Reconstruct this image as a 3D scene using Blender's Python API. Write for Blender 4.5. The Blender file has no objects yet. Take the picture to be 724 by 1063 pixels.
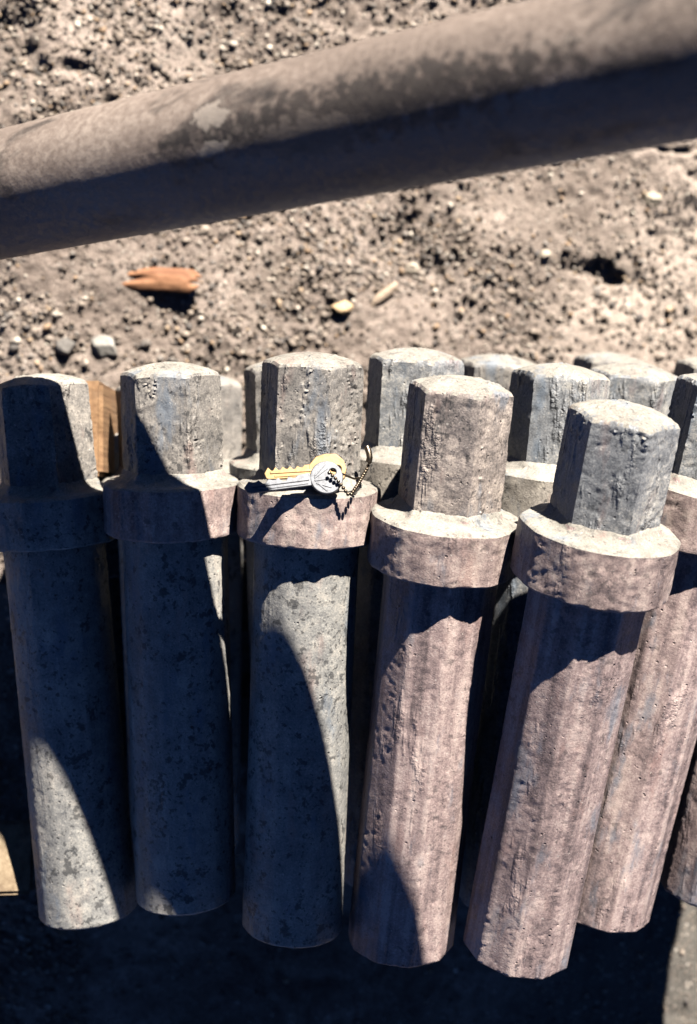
import bpy, bmesh, math, random
import numpy as np
from mathutils import Vector, Matrix

random.seed(7); RNG = np.random.default_rng(7)
scene = bpy.context.scene
COL = scene.collection

# ------------------------------------------------------------------ camera
CZ = 1.10                                   # camera height above the ground, looking down on the heap
cam_d = bpy.data.cameras.new('camera'); cam = bpy.data.objects.new('camera', cam_d); COL.objects.link(cam)
cam.location = (0, 0, CZ); cam.rotation_euler = (0, 0, 0)
cam_d.sensor_fit = 'VERTICAL'; cam_d.sensor_height = 36; cam_d.sensor_width = 24; cam_d.lens = 50.87
cam_d.clip_start = 0.02; cam_d.clip_end = 500
cam_d.dof.use_dof = True; cam_d.dof.focus_distance = 0.765; cam_d.dof.aperture_fstop = 6.0
scene.camera = cam

# ------------------------------------------------------------------ light
SUN = Vector((0.3026, 0.7729, 0.5578)).normalized()
w = bpy.data.worlds.new('World'); scene.world = w; w.use_nodes = True
nt = w.node_tree; nt.nodes.clear()
sky = nt.nodes.new('ShaderNodeTexSky'); sky.sky_type = 'NISHITA'; sky.sun_disc = False
sky.air_density = 0.19; sky.dust_density = 0.0; sky.ozone_density = 9.0; sky.altitude = 1500
sky.sun_elevation = math.asin(SUN.z); sky.sun_rotation = math.atan2(SUN.x, SUN.y)
bg = nt.nodes.new('ShaderNodeBackground'); bg.inputs['Strength'].default_value = 0.05
wo = nt.nodes.new('ShaderNodeOutputWorld')
nt.links.new(sky.outputs[0], bg.inputs[0]); nt.links.new(bg.outputs[0], wo.inputs[0])
sl = bpy.data.lights.new('sun', 'SUN'); sl.energy = 5.0; sl.angle = math.radians(0.55); sl.color = (1.0, 0.93, 0.83)
so = bpy.data.objects.new('sun', sl); COL.objects.link(so); so.location = SUN * 5
so.rotation_euler = (-SUN).to_track_quat('-Z', 'Y').to_euler()
scene.view_settings.view_transform = 'Standard'; scene.view_settings.look = 'None'
scene.view_settings.exposure = 1.82; scene.view_settings.gamma = 1.0

scene.cycles.diffuse_bounces = 0; scene.cycles.glossy_bounces = 2; scene.cycles.max_bounces = 4

# ------------------------------------------------------------------ helpers
def lin(c):
    return tuple(((v/255)/12.92 if v/255 <= 0.04045 else ((v/255+0.055)/1.055)**2.4) for v in c) + (1.0,)

def tag(o, label=None, cat=None, group=None, kind=None):
    if label: o['label'] = label
    if cat: o['category'] = cat
    if group: o['group'] = group
    if kind: o['kind'] = kind
    return o

def hash3(ix, iy, iz, seed):
    h = (ix*374761393 + iy*668265263 + iz*2147483647 + seed*1274126177) & 0xffffffff
    h = ((h ^ (h >> 13)) * 1274126177) & 0xffffffff
    h = ((h ^ (h >> 16)) * 2246822519) & 0xffffffff
    return ((h ^ (h >> 15)) & 0xffff) / 32767.5 - 1.0

def vnoise(P, scale, seed=0):
    """value noise in [-1,1]; P (n,3) metres, scale = cell size in metres"""
    Q = P/scale + 1000.37
    I = np.floor(Q).astype(np.int64); F = Q-I; F = F*F*F*(F*(F*6-15)+10)
    x, y, z = I[:, 0], I[:, 1], I[:, 2]; fx, fy, fz = F[:, 0], F[:, 1], F[:, 2]
    r = 0
    for a in (0, 1):
        wa = fx if a else 1-fx
        for b in (0, 1):
            wb = fy if b else 1-fy
            for c in (0, 1):
                wc = fz if c else 1-fz
                r = r + wa*wb*wc*hash3(x+a, y+b, z+c, seed)
    return r

def fbm(P, scale, octv=4, gain=0.5, seed=0):
    s = 0; a = 1
    for i in range(octv):
        s = s + a*vnoise(P, scale, seed+i*17); scale *= 0.5; a *= gain
    return s

def mesh_obj(name, verts, faces, mat, parent=None, smooth=True, sharp=None):
    me = bpy.data.meshes.new(name)
    if isinstance(verts, np.ndarray):
        n = len(verts); k = faces.shape[1]; m = len(faces)
        me.vertices.add(n); me.vertices.foreach_set('co', verts.astype(np.float32).ravel())
        me.loops.add(m*k); me.loops.foreach_set('vertex_index', faces.astype(np.int32).ravel())
        me.polygons.add(m); me.polygons.foreach_set('loop_start', np.arange(0, m*k, k, dtype=np.int32))
        me.polygons.foreach_set('loop_total', np.full(m, k, dtype=np.int32))
        me.update(calc_edges=True); me.validate()
    else:
        me.from_pydata(verts, [], faces); me.update()
    if smooth:
        me.polygons.foreach_set('use_smooth', np.ones(len(me.polygons), dtype=bool))
    if sharp: me.set_sharp_from_angle(angle=math.radians(sharp))
    me.materials.append(mat)
    o = bpy.data.objects.new(name, me); COL.objects.link(o)
    if parent: o.parent = parent
    return o

def grid_faces(nr, nc, wrap=True):
    """quads of a grid of nr rows and nc columns (columns wrap)"""
    r = np.arange(nr-1)[:, None]; c = np.arange(nc if wrap else nc-1)[None, :]
    c2 = (c+1) % nc
    return np.stack([r*nc+c, r*nc+c2, (r+1)*nc+c2, (r+1)*nc+c], -1).reshape(-1, 4)

class NT:
    """small node-tree builder"""
    def __init__(s, name):
        s.m = bpy.data.materials.new(name); s.m.use_nodes = True
        s.t = s.m.node_tree; s.t.nodes.clear()
        s.out = s.n('OutputMaterial'); s.b = s.n('BsdfPrincipled')
        s.l(s.b.outputs[0], s.out.inputs[0])
    def n(s, t, **k):
        x = s.t.nodes.new('ShaderNode'+t)
        for a, v in k.items(): setattr(x, a, v)
        return x
    def l(s, a, b): s.t.links.new(a, b)
    def val(s, sock, v):
        if hasattr(v, 'is_output'): s.l(v, sock)
        else: sock.default_value = v
    def noise(s, vec, scale, detail=4, rough=0.55, w=None, dist=0):
        x = s.n('TexNoise', noise_dimensions='4D' if w is not None else '3D')
        s.l(vec, x.inputs['Vector']); x.inputs['Scale'].default_value = scale
        x.inputs['Detail'].default_value = detail; x.inputs['Roughness'].default_value = rough
        x.inputs['Distortion'].default_value = dist
        if w is not None: s.val(x.inputs['W'], w)
        return x.outputs['Fac']
    def voro(s, vec, scale, w=None, feature='F1', out='Distance', rnd=1.0):
        x = s.n('TexVoronoi', voronoi_dimensions='4D' if w is not None else '3D', feature=feature)
        s.l(vec, x.inputs['Vector']); x.inputs['Scale'].default_value = scale
        x.inputs['Randomness'].default_value = rnd
        if w is not None: s.val(x.inputs['W'], w)
        return x.outputs[out]
    def ramp(s, fac, stops, interp='LINEAR'):
        x = s.n('ValToRGB'); s.l(fac, x.inputs[0]); cr = x.color_ramp; cr.interpolation = interp
        while len(cr.elements) < len(stops): cr.elements.new(0.5)
        for e, (p, c) in zip(cr.elements, stops):
            e.position = p; e.color = c if len(c) == 4 else (*c, 1)
        return x.outputs[0]
    def mr(s, fac, a, b, c=0.0, d=1.0, smooth=True):
        x = s.n('MapRange'); x.interpolation_type = 'SMOOTHSTEP' if smooth else 'LINEAR'
        s.l(fac, x.inputs['Value'])
        for i, v in zip(('From Min', 'From Max', 'To Min', 'To Max'), (a, b, c, d)): x.inputs[i].default_value = v
        return x.outputs[0]
    def math(s, op, a, b=0.5, clamp=False):
        x = s.n('Math', operation=op); x.use_clamp = clamp; s.val(x.inputs[0], a); s.val(x.inputs[1], b); return x.outputs[0]
    def mix(s, fac, a, b, mode='MIX'):
        x = s.n('Mix', data_type='RGBA', blend_type=mode)
        s.val(x.inputs[0], fac); s.val(x.inputs[6], a); s.val(x.inputs[7], b); return x.outputs[2]
    def mapping(s, vec, scale=(1, 1, 1), loc=(0, 0, 0)):
        x = s.n('Mapping'); s.l(vec, x.inputs[0]); x.inputs['Scale'].default_value = scale; x.inputs['Location'].default_value = loc
        return x.outputs[0]
    def bump(s, h, dist, strength=1.0, normal=None):
        x = s.n('Bump'); x.inputs['Distance'].default_value = dist; x.inputs['Strength'].default_value = strength
        s.l(h, x.inputs['Height'])
        if normal is not None: s.l(normal, x.inputs['Normal'])
        return x.outputs[0]

# ------------------------------------------------------------------ materials
def steel(name, c_lo, c_mid, c_hi, spots, streak, crust, rough=0.56, metal=0.06):
    k = NT(name)
    tc = k.n('TexCoord'); obj = tc.outputs['Object']
    rnd = k.math('MULTIPLY', k.n('ObjectInfo').outputs['Random'], 37.0)
    big = k.noise(obj, 26, 4, 0.6, rnd)
    mid = k.noise(obj, 110, 5, 0.65, rnd)
    fine = k.noise(obj, 900, 3, 0.6, rnd)
    st = k.noise(k.mapping(obj, (170, 170, 9)), 1.0, 3, 0.55, rnd)
    f = k.math('ADD', k.math('MULTIPLY', big, 0.5), k.math('MULTIPLY', mid, 0.5))
    f = k.math('ADD', f, k.math('MULTIPLY', k.math('SUBTRACT', st, 0.5), streak))
    f = k.math('ADD', f, k.math('MULTIPLY', k.math('SUBTRACT', fine, 0.5), 0.55))
    col = k.ramp(f, [(0.30, c_lo), (0.5, c_mid), (0.68, c_hi)])
    # bluish scale and brownish rust clouds
    tint = k.noise(k.mapping(obj, (62, 62, 20)), 1.0, 4, 0.65, k.math('ADD', rnd, 9.1))
    col = k.mix(k.mr(tint, 0.54, 0.68, 0, 0.65), col, lin((104, 115, 128)))
    col = k.mix(k.mr(tint, 0.44, 0.30, 0, 0.34), col, lin((146, 114, 106)))
    # dark oily spots
    vec = k.n('VectorMath', operation='ADD'); k.l(obj, vec.inputs[0])
    dn = k.n('TexNoise'); k.l(obj, dn.inputs['Vector']); dn.inputs['Scale'].default_value = 260
    sc_ = k.n('VectorMath', operation='SCALE'); k.l(dn.outputs['Color'], sc_.inputs[0]); sc_.inputs['Scale'].default_value = 0.0022
    k.l(sc_.outputs[0], vec.inputs[1])
    clus = k.noise(obj, 34, 3, 0.5, k.math('ADD', rnd, 3.3))
    s1 = k.noise(vec.outputs[0], 190, 3, 0.55, rnd); s2 = k.noise(vec.outputs[0], 420, 2, 0.5, k.math('ADD', rnd, 1.7))
    lift = k.math('MULTIPLY', k.math('SUBTRACT', clus, 0.5), 0.30)
    m1 = k.mr(k.math('ADD', s1, lift), 0.635-0.055*spots, 0.70-0.055*spots); m2 = k.mr(k.math('ADD', s2, lift), 0.655-0.045*spots, 0.71-0.045*spots)
    mask = k.math('MAXIMUM', m1, m2)
    col = k.mix(k.math('MULTIPLY', mask, 0.70 if spots > .5 else 0.45), col, lin((50, 51, 54)))
    # pale scuffs on chips
    chip = k.mr(k.noise(obj, 560, 3, 0.7, rnd), 0.63, 0.70, 0, 0.6)
    col = k.mix(chip, col, lin((205, 198, 190)))
    # tiny pits
    pv = k.voro(obj, 300, rnd)
    pm = k.mr(pv, 0.26, 0.10)
    pgate = k.mr(k.noise(obj, 90, 2, 0.5, k.math('ADD', rnd, 21.0)), 0.52, 0.62)
    pit = k.math('MULTIPLY', pm, pgate)
    col = k.mix(k.math('MULTIPLY', pit, 0.6), col, lin((58, 52, 50)))
    k.l(col, k.b.inputs['Base Color'])
    k.b.inputs['Metallic'].default_value = metal
    k.l(k.mr(mid, 0.3, 0.7, rough-0.12, rough+0.12), k.b.inputs['Roughness'])
    k.b.inputs['Specular IOR Level'].default_value = 0.22
    # relief
    h = k.math('SUBTRACT', k.math('MULTIPLY', mid, 0.10), pit)
    cg = k.mr(k.noise(k.mapping(obj, (95, 95, 22)), 1.0, 3, 0.6, k.math('ADD', rnd, 5.0)), 0.55, 0.68, 0, crust)
    cn = k.noise(obj, 480, 3, 0.65, rnd)
    h = k.math('ADD', h, k.math('MULTIPLY', cg, k.math('MULTIPLY', cn, 1.6)))
    h = k.math('ADD', h, k.math('MULTIPLY', k.noise(obj, 1500, 2, 0.6, rnd), 0.22))
    h = k.math('ADD', h, k.math('MULTIPLY', k.noise(obj, 600, 3, 0.7, rnd), 0.17))
    k.l(k.bump(h, 0.0010, 0.9), k.b.inputs['Normal'])
    return k.m

M_grey = steel('grey_mill_scale', lin((98, 99, 101)), lin((139, 138, 135)), lin((178, 172, 163)), 1.0, 0.25, 0.35)
M_pale = steel('pale_grey_scale', lin((112, 108, 103)), lin((156, 149, 141)), lin((190, 182, 170)), 0.8, 0.25, 0.35)
M_mauve = steel('mauve_mill_scale', lin((98, 87, 88)), lin((148, 130, 128)), lin((184, 166, 160)), 0.3, 0.9, 1.0)
M_rose = steel('rose_mill_scale', lin((98, 86, 86)), lin((149, 132, 128)), lin((184, 168, 159)), 0.35, 0.5, 0.7)
M_mottle = steel('mottled_scale', lin((82, 80, 80)), lin((146, 136, 131)), lin((202, 189, 177)), 0.6, 0.2, 2.2)
M_head = steel('grey_head_scale', lin((78, 77, 77)), lin((124, 120, 116)), lin((164, 157, 149)), 0.55, 0.1, 1.8)
M_blue = steel('blue_grey_scale', lin((84, 87, 92)), lin((130, 132, 135)), lin((184, 180, 173)), 0.45, 0.2, 2.2)
M_ends = steel('end_ledge_steel', lin((96, 93, 88)), lin((132, 128, 121)), lin((160, 155, 146)), 0.25, 0.0, 0.5, 0.7)  # steel tone for faces turned along the axis: head ends, ledges

def pipe_mat(zc):
    """zc: place of the scuffed paint along the pipe"""
    k = NT('weathered_pipe'); tc = k.n('TexCoord'); o = tc.outputs['Object']
    n1 = k.noise(k.mapping(o, (14, 14, 5)), 1.0, 5, 0.6); n2 = k.noise(o, 300, 5, 0.65); n3 = k.noise(o, 1100, 3, 0.6)
    f = k.math('ADD', k.math('MULTIPLY', n1, 0.6), k.math('MULTIPLY', n2, 0.4))
    col = k.ramp(f, [(0.33, lin((78, 69, 63))), (0.5, lin((112, 100, 92))), (0.64, lin((146, 134, 124)))])
    blot = k.mr(k.noise(k.mapping(o, (30, 30, 12)), 1.0, 5, 0.65, dist=0.6), 0.53, 0.66, 0, 0.8)
    col = k.mix(blot, col, lin((40, 36, 35)))
    col = k.mix(k.mr(n3, 0.62, 0.75, 0, 0.35), col, lin((190, 176, 160)))
    sep = k.n('SeparateXYZ'); k.l(o, sep.inputs[0])
    def blob(x, z, rx, rz):
        dx = k.math('DIVIDE', k.math('SUBTRACT', sep.outputs[0], x), rx); dz = k.math('DIVIDE', k.math('SUBTRACT', sep.outputs[2], z), rz)
        return k.math('ADD', k.math('MULTIPLY', dx, dx), k.math('MULTIPLY', dz, dz))
    pn = k.noise(o, 170, 5, 0.7)
    def patch(x, z, rx, rz, lo, hi): return k.mr(k.math('ADD', k.math('MULTIPLY', k.math('SUBTRACT', pn, 0.5), 7.5), blob(x, z, rx, rz)), hi, lo)
    col = k.mix(k.math('MULTIPLY', patch(-.004, zc+.075, .012, .080, .6, 1.6), .8), col, lin((34, 31, 30)))
    col = k.mix(k.math('MULTIPLY', patch(-.010, zc+.045, .008, .035, .5, .9), .55), col, lin((112, 102, 94)))
    flk = k.math('MAXIMUM', patch(.0055, zc, .0055, .011, .75, .95), patch(-.0085, zc-.001, .003, .008, .7, .9))
    col = k.mix(k.math('MULTIPLY', flk, .6), col, lin((156, 146, 136)))
    k.l(col, k.b.inputs['Base Color']); k.l(k.mr(n2, 0.3, 0.7, 0.5, 0.75), k.b.inputs['Roughness'])
    h = k.math('ADD', k.math('ADD', k.math('MULTIPLY', n2, 0.5), k.math('MULTIPLY', n3, 0.4)), k.math('MULTIPLY', flk, 0.6))
    k.l(k.bump(h, 0.0007, 0.8), k.b.inputs['Normal'])
    return k.m
def dirt_mat():
    k = NT('dry_gravelly_dirt'); g = k.n('NewGeometry'); p = g.outputs['Position']
    n1 = k.noise(p, 7, 5, 0.6); n2 = k.noise(p, 60, 5, 0.65); n3 = k.noise(p, 420, 4, 0.7)
    f = k.math('ADD', k.math('MULTIPLY', n1, 0.45), k.math('ADD', k.math('MULTIPLY', n2, 0.3), k.math('MULTIPLY', n3, 0.25)))
    col = k.ramp(f, [(0.34, lin((80, 70, 64))), (0.47, lin((122, 110, 102))), (0.56, lin((148, 135, 126))), (0.68, lin((178, 165, 155)))])
    col = k.mix(k.mr(k.noise(p, 16, 4, 0.6), 0.56, 0.7, 0, 0.45), col, lin((86, 76, 68)))
    sx = k.n('SeparateXYZ'); k.l(p, sx.inputs[0])
    pale = k.mr(k.math('ADD', k.math('MULTIPLY', k.math('MINIMUM', sx.outputs[0], k.math('MULTIPLY', sx.outputs[1], 1.5)), 1.6), k.math('MULTIPLY', k.noise(p, 5, 3), 0.9)), 0.55, 0.95, 0, 0.6)
    col = k.mix(pale, col, lin((178, 164, 152)))
    damp = k.n('VectorMath', operation='DISTANCE'); k.l(p, damp.inputs[0]); damp.inputs[1].default_value = (.27, -.38, 0)
    col = k.mix(k.mr(k.math('ADD', damp.outputs['Value'], k.math('MULTIPLY', n2, .1)), .26, .16, 0, .9), col, lin((84, 82, 78)))
    vc = k.voro(p, 330, out='Color'); vd = k.voro(p, 330)
    grit = k.math('MULTIPLY', k.mr(vd, 0.42, 0.3), k.mr(n2, 0.42, 0.55))
    sep = k.n('SeparateColor'); k.l(vc, sep.inputs[0])
    gcol = k.ramp(sep.outputs[0], [(0.0, lin((86, 79, 74))), (0.4, lin((130, 119, 109))), (0.8, lin((156, 146, 136))), (1.0, lin((200, 192, 182)))])
    col = k.mix(k.math('MULTIPLY', grit, 0.8), col, gcol)
    k.l(col, k.b.inputs['Base Color']); k.b.inputs['Roughness'].default_value = 0.9
    k.b.inputs['Specular IOR Level'].default_value = 0.25
    h = k.math('ADD', k.math('MULTIPLY', n3, 1.0), k.math('MULTIPLY', grit, 0.9))
    k.l(k.bump(h, 0.0018, 0.9), k.b.inputs['Normal'])
    return k.m
M_dirt = dirt_mat()

def stone_mat(name, attr=True, c=None):
    k = NT(name); g = k.n('NewGeometry'); p = g.outputs['Position']
    n = k.noise(p, 350, 4, 0.65)
    if attr:
        a = k.n('Attribute'); a.attribute_name = 'tone'; base = a.outputs['Color']
    else:
        base = k.ramp(k.noise(p, 60, 3), [(0.3, c), (0.7, c)])
    col = k.mix(1.0, base, k.ramp(n, [(0.25, (0.62, 0.6, 0.58)), (0.7, (1.15, 1.12, 1.08))]), 'MULTIPLY')
    k.l(col, k.b.inputs['Base Color']); k.b.inputs['Roughness'].default_value = 0.75
    k.l(k.bump(n, 0.001, 0.7), k.b.inputs['Normal'])
    return k.m
M_gravel = stone_mat('mixed_gravel')

def wood_mat(name, lo, hi, dark):
    k = NT(name); tc = k.n('TexCoord'); o = tc.outputs['Object']
    g1 = k.noise(k.mapping(o, (260, 260, 14)), 1.0, 4, 0.6); g2 = k.noise(o, 40, 4, 0.6)
    col = k.ramp(g1, [(0.3, lo), (0.65, hi)])
    col = k.mix(k.mr(g2, 0.5, 0.72, 0, 0.6), col, dark)
    k.l(col, k.b.inputs['Base Color']); k.b.inputs['Roughness'].default_value = 0.8
    k.l(k.bump(g1, 0.0008, 0.8), k.b.inputs['Normal'])
    return k.m
M_wood = wood_mat('weathered_orange_wood', lin((112, 82, 56)), lin((146, 114, 82)), lin((120, 98, 76)))
M_pale_wood = wood_mat('pale_sawn_wood', lin((104, 88, 68)), lin((134, 118, 96)), lin((78, 60, 44)))
M_timber = wood_mat('grey_timber', lin((52, 46, 40)), lin((84, 74, 64)), lin((40, 36, 32)))
M_bark = wood_mat('tan_wood_chip', lin((104, 64, 42)), lin((158, 114, 82)), lin((62, 36, 24)))

def metal_mat(name, c, rough, nscale=400, metallic=1.0):
    k = NT(name); tc = k.n('TexCoord'); o = tc.outputs['Object']
    n = k.noise(o, nscale, 4, 0.6)
    k.l(k.mix(k.mr(n, 0.35, 0.7, 0, 0.5), c, tuple(v*0.55 for v in c[:3])+(1,)), k.b.inputs['Base Color'])
    k.b.inputs['Metallic'].default_value = metallic
    k.l(k.mr(n, 0.3, 0.7, rough-0.08, rough+0.12), k.b.inputs['Roughness'])
    k.l(k.bump(n, 0.00012, 0.6), k.b.inputs['Normal'])
    return k.m
M_brass = metal_mat('worn_brass', lin((164, 134, 92)), 0.5, metallic=0.5)
M_nickel = metal_mat('worn_nickel', lin((106, 108, 113)), 0.45, metallic=0.6)
M_chain = metal_mat('tarnished_chain', lin((104, 94, 82)), 0.35)

# ------------------------------------------------------------------ ground
def axis_pts(segs):
    out = [segs[0][0]]
    for a, b, n in segs: out += list(np.linspace(a, b, n+1)[1:])
    return np.array(out)
def geo(a, b, n):       # geometric run from a to b (same sign)
    return np.sign(a)*np.geomspace(abs(a), abs(b), n+1)
gx = np.concatenate([geo(-200, -0.6, 34)[:-1], axis_pts([(-0.6, -0.34, 60), (-0.34, 0.42, 430), (0.42, 0.7, 60)])[:-1], geo(0.7, 200, 34)])
gy = np.concatenate([geo(-200, -0.6, 34)[:-1], axis_pts([(-0.6, 0.02, 210), (0.02, 0.44, 250), (0.44, 0.7, 60)])[:-1], geo(0.7, 200, 34)])

def ground_z(X, Y):
    X = np.asarray(X, float); Y = np.asarray(Y, float)
    P = np.stack([X.ravel(), Y.ravel(), np.zeros(X.size)], -1)
    fade = 1/(1+(np.hypot(X.ravel(), Y.ravel())/3.0)**2)
    z = 0.022*fbm(P, 0.35, 2, 0.5, 3) + 0.007*fbm(P, 0.075, 2, 0.5, 11)
    cl = np.clip(fbm(P, 0.11, 2, 0.5, 29)*1.6+0.25, 0, 1)           # cloddy areas
    calm = 1-0.75*np.exp(-(((P[:, 0]-0.30)/0.16)**2+((P[:, 1]+0.36)/0.16)**2))
    z = z + calm*(0.0036*cl*fbm(P, 0.024, 3, 0.6, 41) + 0.0016*fbm(P, 0.007, 2, 0.6, 53))
    r = np.abs(vnoise(P, 0.045, 71))
    z = z - calm*0.006*np.clip(0.16-r, 0, 1)/0.16*cl
    # hollow of loose clods to the right, a scuffed ridge near the middle
    wx = P[:, 0]+.018*vnoise(P, .02, 61)+.008*vnoise(P, .007, 62); wy = P[:, 1]+.010*vnoise(P, .018, 63)+.006*vnoise(P, .006, 64)
    z = z - 0.011*np.exp(-(((wx-0.200)/0.024)**2+((wy-0.185)/0.010)**2)**1.5)
    z = z - 0.012*np.clip(vnoise(P, .016, 65)-.1, 0, 1)*np.exp(-(((wx-0.05)/0.09)**2+((wy-0.205+0.2*(wx-0.06))/0.03)**2))
    z = z - 0.05*np.clip((P[:, 0]-0.02)/0.4, 0, 1)**1.3*np.clip((P[:, 1]+0.1)/0.25, 0, 1)
    z = z + 0.045*np.clip((.02-P[:, 0])/.25, 0, 1)*np.clip((P[:, 1]+.34)/.2, 0, 1)      # rises towards the left
    return (z*np.maximum(fade, 0.15)).reshape(X.shape)

GX, GY = np.meshgrid(gx, gy)
GZ = ground_z(GX, GY)
gv = np.stack([GX.ravel(), GY.ravel(), GZ.ravel()], -1)
ground = mesh_obj('ground', gv, grid_faces(len(gy), len(gx), wrap=False), M_dirt)
tag(ground, kind='structure')

# loose gravel: nobody could count it
def ico(sub):
    bm = bmesh.new(); bmesh.ops.create_icosphere(bm, subdivisions=sub, radius=1)
    v = np.array([x.co[:] for x in bm.verts]); f = np.array([[x.index for x in p.verts] for p in bm.faces]); bm.free()
    return v, f
IV, IF = ico(2)
def angular(seed, n=7):
    r = np.random.default_rng(seed); v = IV.copy()
    for _ in range(n):                       # cut the ball with a few random planes
        d = r.normal(size=3); d /= np.linalg.norm(d); h = r.uniform(0.45, 0.85)
        s = v@d; v = v - np.outer(np.clip(s-h, 0, None), d)
    return v + r.normal(size=v.shape)*0.03
SH = [angular(100+i) for i in range(24)]
TONES = [(112, 101, 92), (130, 119, 109), (146, 135, 125), (96, 88, 82), (164, 154, 144), (124, 118, 113), (196, 188, 177), (148, 126, 104), (82, 78, 76), (158, 139, 118)]
TW = np.array([5, 5, 4, 3, 2, 3, 1.2, 1, 2, .8]); TW /= TW.sum()
JV, JF = ico(1)
def crumbs(name, N, sub, smin, smean, smax, seed, label, far=False):
    rg = np.random.default_rng(seed)
    base = JV if sub == 1 else IV; fa = JF if sub == 1 else IF
    shp = []
    for i in range(24):
        v = base*(1+rg.uniform(-.28, .18, (len(base), 1))) if sub == 1 else SH[i]
        shp.append(v)
    x = rg.uniform(-0.40, 0.44, N*4); y = rg.uniform(-0.46, 0.48, N*4)
    if far:
        rr = .36+rg.exponential(.22, N*4); aa = rg.uniform(0, 2*math.pi, N*4); x = .02+rr*np.cos(aa)*1.12; y = rr*np.sin(aa)*1.25
    P = np.stack([x, y, 0*x], -1)
    d = 0.40+0.75*vnoise(P, 0.05, 91)+0.35*vnoise(P, 0.018, 93)+np.where(x < 0.0, .32, 0)+.7*np.exp(-(((x-.05)/.09)**2+((y-.2+.2*(x-.06))/.03)**2))
    hide = ((x > 0.12) & (y < -0.2)) | ((y < 0.03) & (x > -0.2) & (x < .3))
    kp = rg.uniform(0, 1, N*4) < np.clip(d, .06, 1)*np.where(hide, .10, 1)
    x, y = x[kp][:N], y[kp][:N]; n = len(x); z = ground_z(x, y)
    s = np.minimum(smin+rg.exponential(smean, n), smax)
    a = rg.normal(size=(n, 4)); a /= np.linalg.norm(a, axis=1)[:, None]
    w_, i_, j_, k_ = a.T
    Rm = np.stack([1-2*(j_*j_+k_*k_), 2*(i_*j_-k_*w_), 2*(i_*k_+j_*w_), 2*(i_*j_+k_*w_), 1-2*(i_*i_+k_*k_), 2*(j_*k_-i_*w_), 2*(i_*k_-j_*w_), 2*(j_*k_+i_*w_), 1-2*(i_*i_+j_*j_)], -1).reshape(n, 3, 3)
    S = np.array(shp)[rg.integers(0, 24, n)]*np.stack([np.ones(n), rg.uniform(.7, 1, n), rg.uniform(.5, .9, n)], -1)[:, None, :]
    Vv = np.einsum('nij,nkj->nki', Rm, S)*s[:, None, None]+np.stack([x, y, z+s*.25], -1)[:, None, :]
    Ff = fa[None]+(np.arange(n)*len(base))[:, None, None]
    o = mesh_obj(name, Vv.reshape(-1, 3), Ff.reshape(-1, 3), M_gravel, smooth=False)
    tn = np.array([lin(t) for t in TONES])[rg.choice(10, n, p=TW)]*rg.uniform(.8, 1.2, (n, 1)); tn[:, 3] = 1
    at = o.data.color_attributes.new('tone', 'FLOAT_COLOR', 'POINT'); at.data.foreach_set('color', np.repeat(tn, len(base), 0).astype(np.float32).ravel())
    tag(o, label, 'gravel', kind='stuff')
crumbs('gravel', 4600, 2, .0010, .0009, .0055, 21, 'loose grey brown gravel scattered over the dirt')
crumbs('earth_crumbs', 62000, 1, .0005, .0007, .0032, 22, 'fine crumbs of dry earth covering the ground')
crumbs('loose_grit', 26000, 1, .0006, .0009, .0045, 23, 'loose grit thinning out over the surrounding dirt', True)

def stone(px, py, rx, ry, rz, rot, tone, label, seed):
    """a single stone lying at ground position px,py"""
    v0, f0 = ico(4); r = np.random.default_rng(seed); v = v0.copy()
    for _ in range(9):
        d = r.normal(size=3); d /= np.linalg.norm(d); h = r.uniform(0.55, 0.9)
        v = v-np.outer(np.clip(v@d-h, 0, None), d)
    v = v*(1+0.06*fbm(v*0.02, 0.01, 3, .5, seed))[:, None]*np.array([rx, ry, rz])
    o = mesh_obj('stone', v, f0, stone_mat('stone_surface', False, lin(tone)))
    o.location = (px, py, float(ground_z(np.array([px]), np.array([py]))[0])+rz*0.1); o.rotation_euler = (0, 0, rot)
    tag(o, label, 'stone')
stone(-0.005, 0.153, .0085, .0065, .006, .2, (212, 184, 146), 'rounded tan stone lying on the dirt just above the rods', 1)
stone(-0.176, 0.119, .0125, .0085, .006, -.5, (146, 144, 140), 'flat pale grey stone close above the left rods', 2)
stone(-0.205, 0.121, .008, .0075, .007, .4, (112, 109, 106), 'small grey stone left of the flat pale grey stone', 3)
stone(0.048, 0.184, .006, .005, .005, .4, (176, 166, 152), 'small whitish stone below the middle of the pipe', 4)
stone(0.026, 0.163, .016, .005, .005, .72, (176, 158, 140), 'long narrow clod of dry earth on the dirt', 5)
stone(0.235, 0.242, .007, .006, .005, 0, (176, 166, 150), 'bright pale stone at the right edge below the pipe', 6)
stone(0.150, 0.195, .0055, .005, .005, 1, (172, 162, 148), 'small bright stone left of the dark hollow in the dirt', 7)

# ------------------------------------------------------------------ forged rods
Z0 = CZ
def smooth_poly(theta, nside, p):
    s = 0
    for i in range(nside):
        s = s+np.maximum(np.cos(theta-2*math.pi*i/nside), 0)**p
    return s**(-1.0/p)                       # 1 at the face middles

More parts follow.
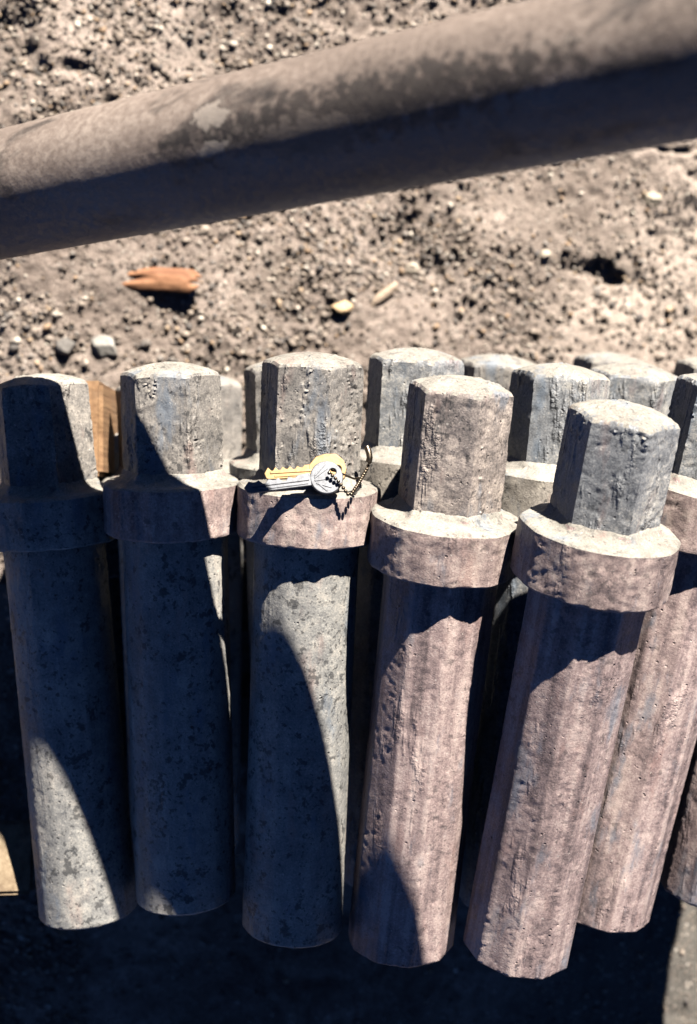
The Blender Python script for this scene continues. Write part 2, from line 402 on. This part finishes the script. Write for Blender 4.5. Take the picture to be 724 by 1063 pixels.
def rounded(pts, rad, step):
    """polyline of (r,z); corners with a radius are rounded, the others stay sharp; resampled at about `step`"""
    runs = [[np.array(pts[0], float)]]
    for i in range(1, len(pts)-1):
        a, b, c = (np.array(pts[j], float) for j in (i-1, i, i+1)); rr = rad[i]
        if rr <= 0:
            runs[-1].append(b); runs.append([b]); continue
        d1, d2 = a-b, c-b; l1, l2 = np.linalg.norm(d1), np.linalg.norm(d2); t = min(rr, l1*.45, l2*.45)
        p, q = b+d1/l1*t, b+d2/l2*t
        for u in np.linspace(0, 1, 7): runs[-1].append((1-u)**2*p+2*u*(1-u)*b+u*u*q)
    runs[-1].append(np.array(pts[-1], float)); res = []
    for k, run in enumerate(runs):
        run = np.array(run); L = np.concatenate([[0], np.cumsum(np.linalg.norm(np.diff(run, axis=0), axis=1))])
        s = np.linspace(0, L[-1], max(2, int(L[-1]/step)+1))
        q = np.stack([np.interp(s, L, run[:, 0]), np.interp(s, L, run[:, 1])], -1)
        res.append(q if k == len(runs)-1 else q[:-1])
    return np.concatenate(res)

def revolve(prof, nseg, rmul, seed, amps, t0=0.0):
    """prof (n,2) -> displaced surface of revolution; rmul(theta, r, z) gives the section shape"""
    th = np.linspace(0, 2*math.pi, nseg, endpoint=False)+t0
    d = np.gradient(prof, axis=0); nr = np.stack([d[:, 1], -d[:, 0]], -1); nr /= np.linalg.norm(nr, axis=1)[:, None]+1e-12
    R_, T_ = np.meshgrid(prof[:, 0], th, indexing='ij'); Zz = np.repeat(prof[:, 1][:, None], nseg, 1)
    Rr = R_*rmul(T_, R_, Zz)
    P = np.stack([-Rr*np.sin(T_), Rr*np.cos(T_), Zz], -1).reshape(-1, 3)
    Nn = np.stack([-nr[:, 0:1]*np.sin(T_), nr[:, 0:1]*np.cos(T_), np.repeat(nr[:, 1:2], nseg, 1)], -1).reshape(-1, 3)
    off = np.array([seed*0.731, seed*0.377, seed*1.19]); dsp = 0
    RM = np.array(Matrix.Rotation(.7, 3, 'X')@Matrix.Rotation(.9, 3, 'Z')@Matrix.Rotation(.5, 3, 'Y'))
    for sc, am, kind in amps:
        nz = vnoise((P+off)@RM, sc, seed % 97)
        if kind == 'pit': nz = -np.clip(nz-0.35, 0, 1)*1.6
        if kind == 'crust':
            g = np.clip((vnoise((P+off)*np.array([1, 1, .16]), 0.008, 5+seed % 31)+.5*vnoise((P+off)@RM, .006, 8))*2.2-.45, 0, 1)
            nz = (np.abs(nz)-.3)*g
        dsp = dsp+am*nz
    P = P+Nn*np.asarray(dsp)[:, None]
    return P, grid_faces(len(prof), nseg)

RODS = []
def forged_rod(head, foot, hexrot, mats, label, seed, L=None, hexlen=.058, collar=.032, R=.029, Rc=.038, Rh=.0283, fine=True, facet=0.5, tilt_cut=0.0):
    """head/foot: axis ends in camera-relative metres (x right, y up the picture, z towards the lens)"""
    H = Vector(head)+Vector((0, 0, Z0)); F = Vector(foot)+Vector((0, 0, Z0))
    h = (H-F).normalized()
    if L is None: L = (H-F).length
    F = H-h*L
    q = (Vector((0, 0, 1))-h*h.z).normalized(); r = q.cross(h).normalized()      # q faces up, r to the left
    M = Matrix((r, q, h)).transposed().to_4x4(); M.translation = F
    e = bpy.data.objects.new('forged_rod', None); COL.objects.link(e); e.empty_display_size = .02
    e.matrix_world = M
    tag(e, label, 'rod', 'forged rods stacked in the heap')
    st = 0.0011 if fine else 0.0022; ns = 168 if fine else 84
    zc0 = L-hexlen-collar; zc1 = L-hexlen
    rg = np.random.default_rng(seed)
    # shaft
    nf = 10 if mats[2] else 14; rot = rg.uniform(0, 1)
    def shaft_shape(T, Rr, Zz):
        p = smooth_poly(T+rot, nf, 400)
        wob = 1+.008*np.sin(T*2+seed+Zz*9)+.005*np.sin(T*3-seed*2-Zz*14)
        return (1+facet*(p-1.012))*wob
    prof = rounded([(0.0004, 0.0), (R*.972, 0.0), (R, .0010), (R, L*.3), (R*1.01, zc0-.012), (R*1.035, zc0+.001)], [0, 0, 0, .02, .02, 0], st)
    am = [(.09, .0003, ''), (.0037, .00005, ''), (.0030, .00035, 'pit'), (.0014, .00060 if mats[2] else .00025, 'crust')]
    P, f = revolve(prof, ns, shaft_shape, seed, am)
    P[:, 2] += np.clip(1-P[:, 2]/.05, 0, 1)*(tilt_cut*P[:, 0]+.06*tilt_cut*P[:, 1])
    mesh_obj('shaft', P, f, mats[0], e, sharp=38)
    # collar with its ledge and the fillet up to the hexagon
    rotc = rg.uniform(0, 6)
    def collar_shape(T, Rr, Zz):
        wob = 1+.012*np.sin(T*2+rotc)+.010*np.sin(T*3+2*rotc)+.007*np.sin(T*5+rotc*3)+.006*np.sin(T*9-rotc)
        base = np.clip((Rr-.020)/.012, 0, 1)
        hx = smooth_poly(T-hexrot, 6, 60)*math.cos(math.pi/6)*1.06
        bl = np.clip((Zz-zc1+.0005)/.004, 0, 1)*np.clip((.034-Rr)/.006, 0, 1)
        pl = 1+.5*(smooth_poly(T+rotc, 10, 400)-1.016)
        return (1+base*(wob*pl-1))*(1-bl)+bl*hx
    prof = rounded([(R*.9, zc0+.0010), (Rc-.0007, zc0), (Rc, zc0+.0010), (Rc*1.003, zc1-.0016), (Rc-.0012, zc1-.0004), (Rh+.0034, zc1+.0006), (Rh+.0010, zc1+.0022), (Rh-.0010, zc1+.0060), (Rh-.0050, zc1+.0085)], [0, 0, 0, 0, 0, .004, .004, .004, 0], st)
    am2 = [(.03, .0005, ''), (.0085, .00030, ''), (.0033, .00022, ''), (.0036, .00045, 'pit'), (.0017, .0005, 'crust')]
    P, f = revolve(prof, ns, collar_shape, seed+300, am2)
    co = mesh_obj('collar', P, f, mats[1], e, sharp=32)
    co.data.materials.append(M_ends)
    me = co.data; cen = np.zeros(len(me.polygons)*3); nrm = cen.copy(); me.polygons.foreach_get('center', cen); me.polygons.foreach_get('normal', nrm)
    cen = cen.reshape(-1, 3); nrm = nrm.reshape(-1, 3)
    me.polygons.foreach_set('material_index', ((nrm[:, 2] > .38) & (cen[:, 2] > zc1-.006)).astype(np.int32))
    # hexagonal head
    def hex_shape(T, Rr, Zz):
        s = smooth_poly(T-hexrot, 6, 900)*math.cos(math.pi/6)
        up = np.clip((Zz-(L-.004))/.004, 0, 1)
        return np.minimum(s, .999-.012*up)*(1+.008*np.sin(T*2+seed))
    prof = rounded([(Rh, zc1+.002), (Rh*1.0, zc1+.02), (Rh*.995, L-.0015), (Rh-.0013, L-.0002), (Rh*.55, L+.0010), (0.0004, L+.0016)], [0, .01, 0, 0, .01, 0], st)
    am3 = [(.05, .0006, ''), (.010, .00008, ''), (.0026, .00014, ''), (.0032, .0006, 'pit'), (.0017, .0013, 'crust'), (.0011, .0005, 'crust')]
    P, f = revolve(prof, ns, hex_shape, seed+600, am3, hexrot+math.pi/6)
    D_ = .0045; wgt = np.clip((P[:, 2]-(L-.014))/.012, 0, 1); rho = np.hypot(P[:, 0], P[:, 1])/Rh
    P[:, 2] += wgt*D_*(.35-rho**2)
    ho = mesh_obj('hex_head', P, f, mats[3], e, sharp=32)
    ho.data.materials.append(M_ends)
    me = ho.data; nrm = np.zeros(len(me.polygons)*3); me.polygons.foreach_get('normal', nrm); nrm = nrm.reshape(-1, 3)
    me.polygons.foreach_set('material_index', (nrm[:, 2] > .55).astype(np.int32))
    RODS.append((e, H, F, h, L))
    return e

D2R = math.radians
mg = (M_grey, M_grey, 0, M_head); mgr = (M_grey, M_rose, 0, M_head)
mm = (M_mauve, M_rose, 1, M_mottle); mb = (M_mauve, M_rose, 1, M_blue); mr_ = (M_blue, M_pale, 0, M_blue)
front = [
 ((-.1753, .0755, -.8196), (-.1554, -.2450, -.8690), -8, mg, 'leftmost rod, blue shadowed head and a sunlit pale wedge near its foot', .318, .064, .0380, 0.3, .0290),
 ((-.0981, .0793, -.7960), (-.0952, -.2305, -.8488), -6, mgr, 'second rod from the left, sunlit head over a dark spotted shadowed shaft', .308, .062, .0380, 0.35, .0290),
 ((-.0190, .0833, -.7798), (-.0327, -.2416, -.8408), -9, mgr, 'rod with the two keys lying on its collar', .329, .069, .0385, 0.3, .0290),
 ((.0594, .0680, -.7564), (.0291, -.2578, -.8444), -13, mm, 'rod right of the keys with a rose collar and dark crusted head', .329, .072, .0400, 0.75, .0300),
 ((.1389, .0510, -.7246), (.0938, -.2528, -.8227), -12, mb, 'topmost leaning mauve rod with the blue grey head, nearest of the row', .3155, .062, .0410, 0.9, .0303),
]
for i, (H, F, rot, mats, lab, L, hl, rc, fc, rs) in enumerate(front):
    forged_rod(H, F, D2R(rot), mats, lab, 11+i*7, L, hl, .031 if i == 4 else .029, Rc=rc, facet=fc, R=rs, tilt_cut=random.uniform(-.06, .06))

def px3(x, y, D): return ((x-362)/1502*D, -(y-531.5)/1502*D, -D)
def add(x, y, D, fx, fy, FD, rot, mats, lab, seed, L=.325, fine=False):
    forged_rod(px3(x, y, D), px3(fx, fy, FD), D2R(rot), mats, lab, seed, L, facet=.85, fine=fine)
add(758, 396, .780, 617, 962, .855, -14, mb, 'mauve rod right of the topmost rod, head cut by the picture edge', 71, .317, True)
add(866, 380, .800, 735, 918, .870, -10, mm, 'rod at the right edge with only its shaft foot showing', 72, .32, True)
add(433, 367, .838, 400, 930, .905, -14, mr_, 'grey rod head showing between the keys rod and the rose collared rod', 73)
add(583, 383, .825, 525, 930, .885, -8, mr_, 'dark pitted rod head behind and between the two leaning front rods', 74)
add(520, 373, .930, 480, 860, .990, -10, mg, 'pale rod end half hidden behind the dark pitted head', 75)
add(660, 383, .885, 590, 900, .960, -12, mr_, 'dark grey rod head behind the topmost blue grey head', 76)
add(748, 376, .930, 665, 860, 1.00, -16, mg, 'rod end farthest right in the back of the heap', 77)
add(639, 371, .990, 570, 820, 1.045, -10, mg, 'domed pale rod end at the very back of the heap', 78)
add(165, 398, .895, 185, 905, .950, -10, mg, 'narrow grey head strip left of the second head', 79)
add(209, 393, .965, 205, 840, 1.01, -12, mg, 'grey head strip right of the second head', 80)
add(300, 377, .872, 314, 900, .935, -14, mg, 'grey head edge just left of the keys rod head', 81)
add(84, 450, .935, 112, 960, .975, 0, mg, 'added rod beneath the two leftmost rods, covering the lit ground', 82, .30)  # added support rod, shifted to cover sunlit ground in the gap
add(985, 380, .860, 850, 900, .930, -12, mm, 'unseen rod added right of the heap for its ground shadow', 83, .32)  # out of frame, added to extend the heap's shadow on the ground

add(322, 404, .985, 330, 850, 1.03, -10, mg, 'unseen rod added beneath the keys rod to block sun', 85, .30)  # added out of sight to keep sun off the bearer
add(448, 400, .945, 440, 850, 1.00, -10, mg, 'unseen rod added beneath the rose collared rod to block sun', 86, .30)  # another added sun blocker, hidden under the heap
add(880, 385, .885, 745, 880, .950, -12, mm, 'unseen rod added in the right flank to close a shadow gap', 84, .32)  # added out of frame to shade the lit strip below the feet

# ------------------------------------------------------------------ leaning pipe
PA = Vector((-.1760, .1597, -.7302+Z0)); PB = Vector((.1267, .1678, -.5256+Z0)); pv = (PB-PA).normalized()
PR = .0313
t0 = -(PA.z-.032)/pv.z                       # lower end rests on the dirt
P0 = PA+pv*t0; PL = 1.95
M_pipe = pipe_mat((PA-P0).length+.162)
def leaning_pipe():
    e = bpy.data.objects.new('steel_pipe', None); COL.objects.link(e)
    q = (Vector((0, 0, 1))-pv*pv.z).normalized(); r = q.cross(pv).normalized()
    M = Matrix((r, q, pv)).transposed().to_4x4(); M.translation = P0; e.matrix_world = M
    tag(e, 'long weathered brown steel pipe slanting across above the rods', 'pipe')
    n = 900; zs = np.linspace(0, PL, n)
    prof = np.concatenate([[(PR*.84, .06), (PR*.84, .0)], np.stack([np.full(n, PR), zs], -1), [(PR*.84, PL), (PR*.84, PL-.06)]])
    P, f = revolve(prof, 96, lambda T, R_, Z: np.ones_like(T), 5, [(.13, .0004, ''), (.005, .00008, '')])
    mesh_obj('tube', P, f, M_pipe, e)
leaning_pipe()

# ------------------------------------------------------------------ timber
def timber(name, x0, x1, y0, y1, z0, z1, mat, label, cat, seed, axis='z', lean=None):
    """a rough sawn block with slightly uneven faces; the grain runs along its local z"""
    sx, sy, sz = x1-x0, y1-y0, z1-z0
    bm = bmesh.new(); bmesh.ops.create_cube(bm, size=1)
    bmesh.ops.scale(bm, vec=(sx, sy, sz), verts=bm.verts)
    bmesh.ops.bevel(bm, geom=bm.edges[:], offset=min(sx, sy, sz)*.05, segments=2, affect='EDGES')
    bmesh.ops.subdivide_edges(bm, edges=bm.edges[:], cuts=6, use_grid_fill=True)
    P = np.array([v.co[:] for v in bm.verts]); d = fbm(P+seed, .02, 3, .5, seed)*.0009
    for v, k in zip(bm.verts, d): v.co += Vector(v.co).normalized()*k
    R = Matrix.Rotation(math.pi/2, 4, 'Y') if axis == 'x' else Matrix()
    bmesh.ops.transform(bm, matrix=R.inverted(), verts=bm.verts)
    me = bpy.data.meshes.new(name); bm.to_mesh(me); bm.free(); me.materials.append(mat)
    o = bpy.data.objects.new(name, me); COL.objects.link(o)
    o.matrix_world = Matrix.Translation(((x0+x1)/2, (y0+y1)/2, (z0+z1)/2))@R
    if lean:                                 # foot of the stake set out by lean, top stays
        d = Vector((-lean[0], -lean[1], sz)).normalized(); T = Vector(((x0+x1)/2, (y0+y1)/2, z1))
        Q = Vector((0, 0, 1)).rotation_difference(d).to_matrix().to_4x4()
        o.matrix_world = Matrix.Translation(T-d*sz/2)@Q
    tag(o, label, cat)
    return o
timber('wooden_stake', -.205, -.150, .022, .080, -.02, Z0-.882, M_wood, 'orange wooden stake showing between the two leftmost rod heads', 'wood stake', 1)
timber('wooden_stake', -.2450, -.1905, -.2310, -.187, -.02, Z0-.874, M_pale_wood, 'pale sawn wooden stake beside the foot of the leftmost rod', 'wood stake', 2, 'z', (-.064, -.062))
timber('timber_bearer', -.12, .44, -.085, -.035, -.02, .075, M_timber, 'dark timber bearer under the heads of the heap', 'timber', 3, 'x')
timber('timber_bearer', -.12, .44, -.185, -.135, -.02, .035, M_timber, 'dark timber bearer under the feet of the heap', 'timber', 4, 'x')

# ------------------------------------------------------------------ wood chip on the dirt
def wood_chip():
    n, m = 60, 18; V_ = []
    U, W = np.meshgrid(np.linspace(0, 1, n), np.linspace(-1, 1, m), indexing='ij')
    pn = np.stack([U.ravel()*.05, W.ravel()*.01, 0*U.ravel()], -1)
    n1 = vnoise(pn, .012, 5).reshape(n, m); n2 = vnoise(pn, .004, 6).reshape(n, m)
    wd = .0085*np.clip(.72+.55*U, 0, 1)*np.sqrt(np.clip((1.02-U)/.10, 0, 1)); wd = wd*(1+.10*n1)
    ends = (np.abs(U-.5)*2)**6
    for lay in (0, 1):
        x = (U-.5)*.058+ends*.004*n2+.003*np.sin(W*7)*ends
        y = W*wd+.003*np.sin(U*2.4)-.0015
        z = .0050+.0045*np.cos(W*1.2)*(1.2-.55*U)+.005*U-.004*U**4+.0007*n1+.0003*n2-lay*.0020
        z = z-.0040*np.exp(-((W-.1)/.30)**2)*np.clip((.5-U)/.3, 0, 1)       # split towards the left end
        V_ += list(zip(x.ravel(), y.ravel(), z.ravel()))
    F_ = []
    k = n*m
    for i in range(n-1):
        for j in range(m-1):
            a = i*m+j; F_.append((a, a+m, a+m+1, a+1)); F_.append((k+a, k+a+1, k+a+m+1, k+a+m))
    for i in range(n-1):
        for j in (0, m-1):
            a = i*m+j; F_.append((a, a+m, k+a+m, k+a) if j else (a, k+a, k+a+m, a+m))
    for j in range(m-1):
        for i in (0, n-1):
            a = i*m+j; F_.append((a, a+1, k+a+1, k+a) if i == 0 else (a, k+a, k+a+1, a+1))
    V_ = [(z_, y_, x_) for x_, y_, z_ in V_]                # grain along local z
    o = mesh_obj('wood_chip', V_, F_, M_bark)
    gz = float(ground_z(np.array([-.138]), np.array([.168]))[0])
    o.matrix_world = Matrix.Translation((-.138, .168, gz-.0045))@Matrix.Rotation(-.06, 4, 'Z')@Matrix.Rotation(-.05, 4, 'Y')@Matrix(((0, 0, 1, 0), (0, 1, 0, 0), (1, 0, 0, 0), (0, 0, 0, 1)))
    tag(o, 'curled tan wood chip lying on the dirt at the left', 'wood chip')
wood_chip()

# ------------------------------------------------------------------ keys
def flat(name, outline, holes, thick, bevel, mat, parent):
    """a flat plate cut to `outline` with holes, real thickness and bevelled rim (millimetres)"""
    cu = bpy.data.curves.new(name, 'CURVE'); cu.dimensions = '2D'; cu.fill_mode = 'BOTH'
    cu.extrude = (thick/2-bevel)/1000; cu.bevel_depth = bevel/1000; cu.bevel_resolution = 2; cu.offset = -bevel/1000
    for pts in [outline]+holes:
        s = cu.splines.new('POLY'); s.points.add(len(pts)-1); s.use_cyclic_u = True
        for p, (x, y) in zip(s.points, pts): p.co = (x/1000, y/1000, 0, 1)
    t = bpy.data.objects.new(name+'_c', cu); COL.objects.link(t)
    dg = bpy.context.evaluated_depsgraph_get(); dg.update()
    me = bpy.data.meshes.new_from_object(t.evaluated_get(dg)); me.name = name
    bpy.data.objects.remove(t); bpy.data.curves.remove(cu)
    me.materials.clear(); me.materials.append(mat)
    o = bpy.data.objects.new(name, me); COL.objects.link(o); o.parent = parent
    return o
def circle(cx, cy, r, n=40, sq=1.0): return [(cx+r*math.cos(2*math.pi*i/n), cy+r*sq*math.sin(2*math.pi*i/n)) for i in range(n)]
def blade(length, w, teeth, seed):
    """blade outline running along -x from 0, bitted on its upper edge"""
    rg = random.Random(seed); up = [(0, w*.5)]
    x = -length*.18; n = teeth; d = (length*.74)/n
    up.append((x, w*.5))
    for i in range(n):
        dep = rg.uniform(.12, .42)*w
        up += [(x-d*.32, w*.5-dep), (x-d*.6, w*.5-dep), (x-d*1.0, w*.5-.04*w)]; x -= d
    tip = [(-length*.95, w*.30), (-length, 0.0), (-length*.96, -w*.42)]
    return up+tip+[(-length*.9, -w*.5), (0, -w*.5)]
def key(name, label, M, bow, hole, bl, bl_w, mat, teeth, seed, ridges):
    e = bpy.data.objects.new(name, None); COL.objects.link(e); e.matrix_world = M; e.empty_display_size = .01
    tag(e, label, 'key', 'two keys on one chain')
    b = flat('bow', bow, [hole], 2.2, .5, mat, e)
    bl_o = flat('blade', blade(bl, bl_w, teeth, seed), [], 2.0, .3, mat, e)
    g = [(-1, -.5), (-bl*.88, -.5), (-bl*.88, .6), (-1, .6)]
    rb = flat('rib', g, [], 2.9, .2, mat, bl_o)
    gsh = [(-2, -bl_w*.36), (-bl*.8, -bl_w*.36), (-bl*.8, -bl_w*.2), (-2, -bl_w*.2)]
    flat('rib', gsh, [], 2.7, .2, mat, bl_o)
    for (x0, y0, x1, y1) in ridges:
        d = Vector((x1-x0, y1-y0)).normalized(); nn = Vector((-d.y, d.x))*.45
        flat('ridge', [(x0+nn.x, y0+nn.y), (x0-nn.x, y0-nn.y), (x1-nn.x*.5, y1-nn.y*.5), (x1+nn.x*.5, y1+nn.y*.5)], [], 2.9, .15, mat, b)
    return e
def frame(o, xd, nd):
    """matrix with local x along xd and local z (face normal) along nd"""
    x = Vector(xd).normalized(); n = Vector(nd); n = (n-x*n.dot(x)).normalized(); y = n.cross(x)
    M = Matrix((x, y, n)).transposed().to_4x4(); M.translation = o; return M
def wp(x, y, D): return Vector(px3(x, y, D))+Vector((0, 0, Z0))
# brass key leaning on the hexagon face, nickel key in front of it over the collar's edge
brass_bow = [(.82*x, .82*y) for x, y in [(-3, -4.0), (2, -8.5), (8, -11), (15, -10.5), (19.5, -6), (21, 0), (19.5, 6), (15, 10.5), (8, 11), (2, 9.5), (-3, 4.0)]]
MB = frame(wp(326, 489, .7605), (1, .06, -.02), (0.05, .30, .95))
key('brass_key', 'brass key leaning on the head behind the nickel key', MB, brass_bow, circle(12.5, 0, 2.0), 26, 7.0, M_brass, 5, 3, [])
MN = frame(wp(323, 498, .7520), (1, .13, -.10), (0.32, .30, .90))
nick = circle(8.2, 0, 8.6, 48, 1.04)
key('nickel_key', 'silver nickel key with round ridged bow lying in front of the brass key', MN, nick, circle(11.8, 2.6, 1.7), 35, 6.6, M_nickel, 5, 8,
    [(2, 1.5, 8.6, 7.0), (1.8, .4, 9.4, 4.6), (1.8, -1.0, 13, -.8), (2.4, -2.4, 10, -6.0), (4, -3.4, 7.5, -7.6)])

# bead chain: through both holes, round to the right and up beside the hexagon
def bead_chain():
    e = bpy.data.objects.new('bead_chain', None); COL.objects.link(e); e.location = wp(366, 503, .75); e.empty_display_size = .01
    bpy.context.view_layer.update()
    tag(e, 'fine beaded key chain trailing from the keys to the right', 'chain')
    pts = [wp(342, 491, .7495), wp(350, 498, .7495), wp(357, 507, .7505), wp(361, 513, .7515), wp(365, 513, .7530), wp(369, 507, .7570), wp(373, 501, .7630), wp(377, 494, .7690), wp(381, 487, .7730), wp(384, 479, .7750), wp(384, 472, .7760)]
    P = np.array([p[:] for p in pts]); L = np.concatenate([[0], np.cumsum(np.linalg.norm(np.diff(P, axis=0), axis=1))])
    s = np.arange(0, L[-1], .00215); Q = np.stack([np.interp(s, L, P[:, i]) for i in range(3)], -1)
    v0, f0 = ico(2); V_ = np.concatenate([v0*.00105+q for q in Q]); F_ = np.concatenate([f0+i*len(v0) for i in range(len(Q))])
    base = np.array(e.location[:])
    mesh_obj('bead_strand', V_-base, F_, M_chain, e)
    # second strand: a thin link wire from the brass bow
    def wire(name, pts, r, mat):
        cu = bpy.data.curves.new(name, 'CURVE'); cu.dimensions = '3D'; cu.bevel_depth = r; cu.bevel_resolution = 3
        sp = cu.splines.new('POLY'); sp.points.add(len(pts)-1)
        for a, b in zip(sp.points, pts): a.co = (*(Vector(b)-e.location), 1)
        t = bpy.data.objects.new(name, cu); COL.objects.link(t); dg = bpy.context.evaluated_depsgraph_get(); dg.update()
        me = bpy.data.meshes.new_from_object(t.evaluated_get(dg)); bpy.data.objects.remove(t)
        me.materials.clear(); me.materials.append(mat); me.name = name
        o = bpy.data.objects.new(name, me); COL.objects.link(o); o.parent = e
    wire('link_wire', [wp(344, 488, .7555), wp(352, 490, .757), wp(360, 494, .760), wp(368, 497, .763), wp(373, 496, .766)], .0006, M_chain)
    wire('clasp', [wp(383, 480, .7720), wp(384, 475, .7720), wp(383, 469, .7730), wp(381, 464, .7740)], .0017, M_chain)
bead_chain()
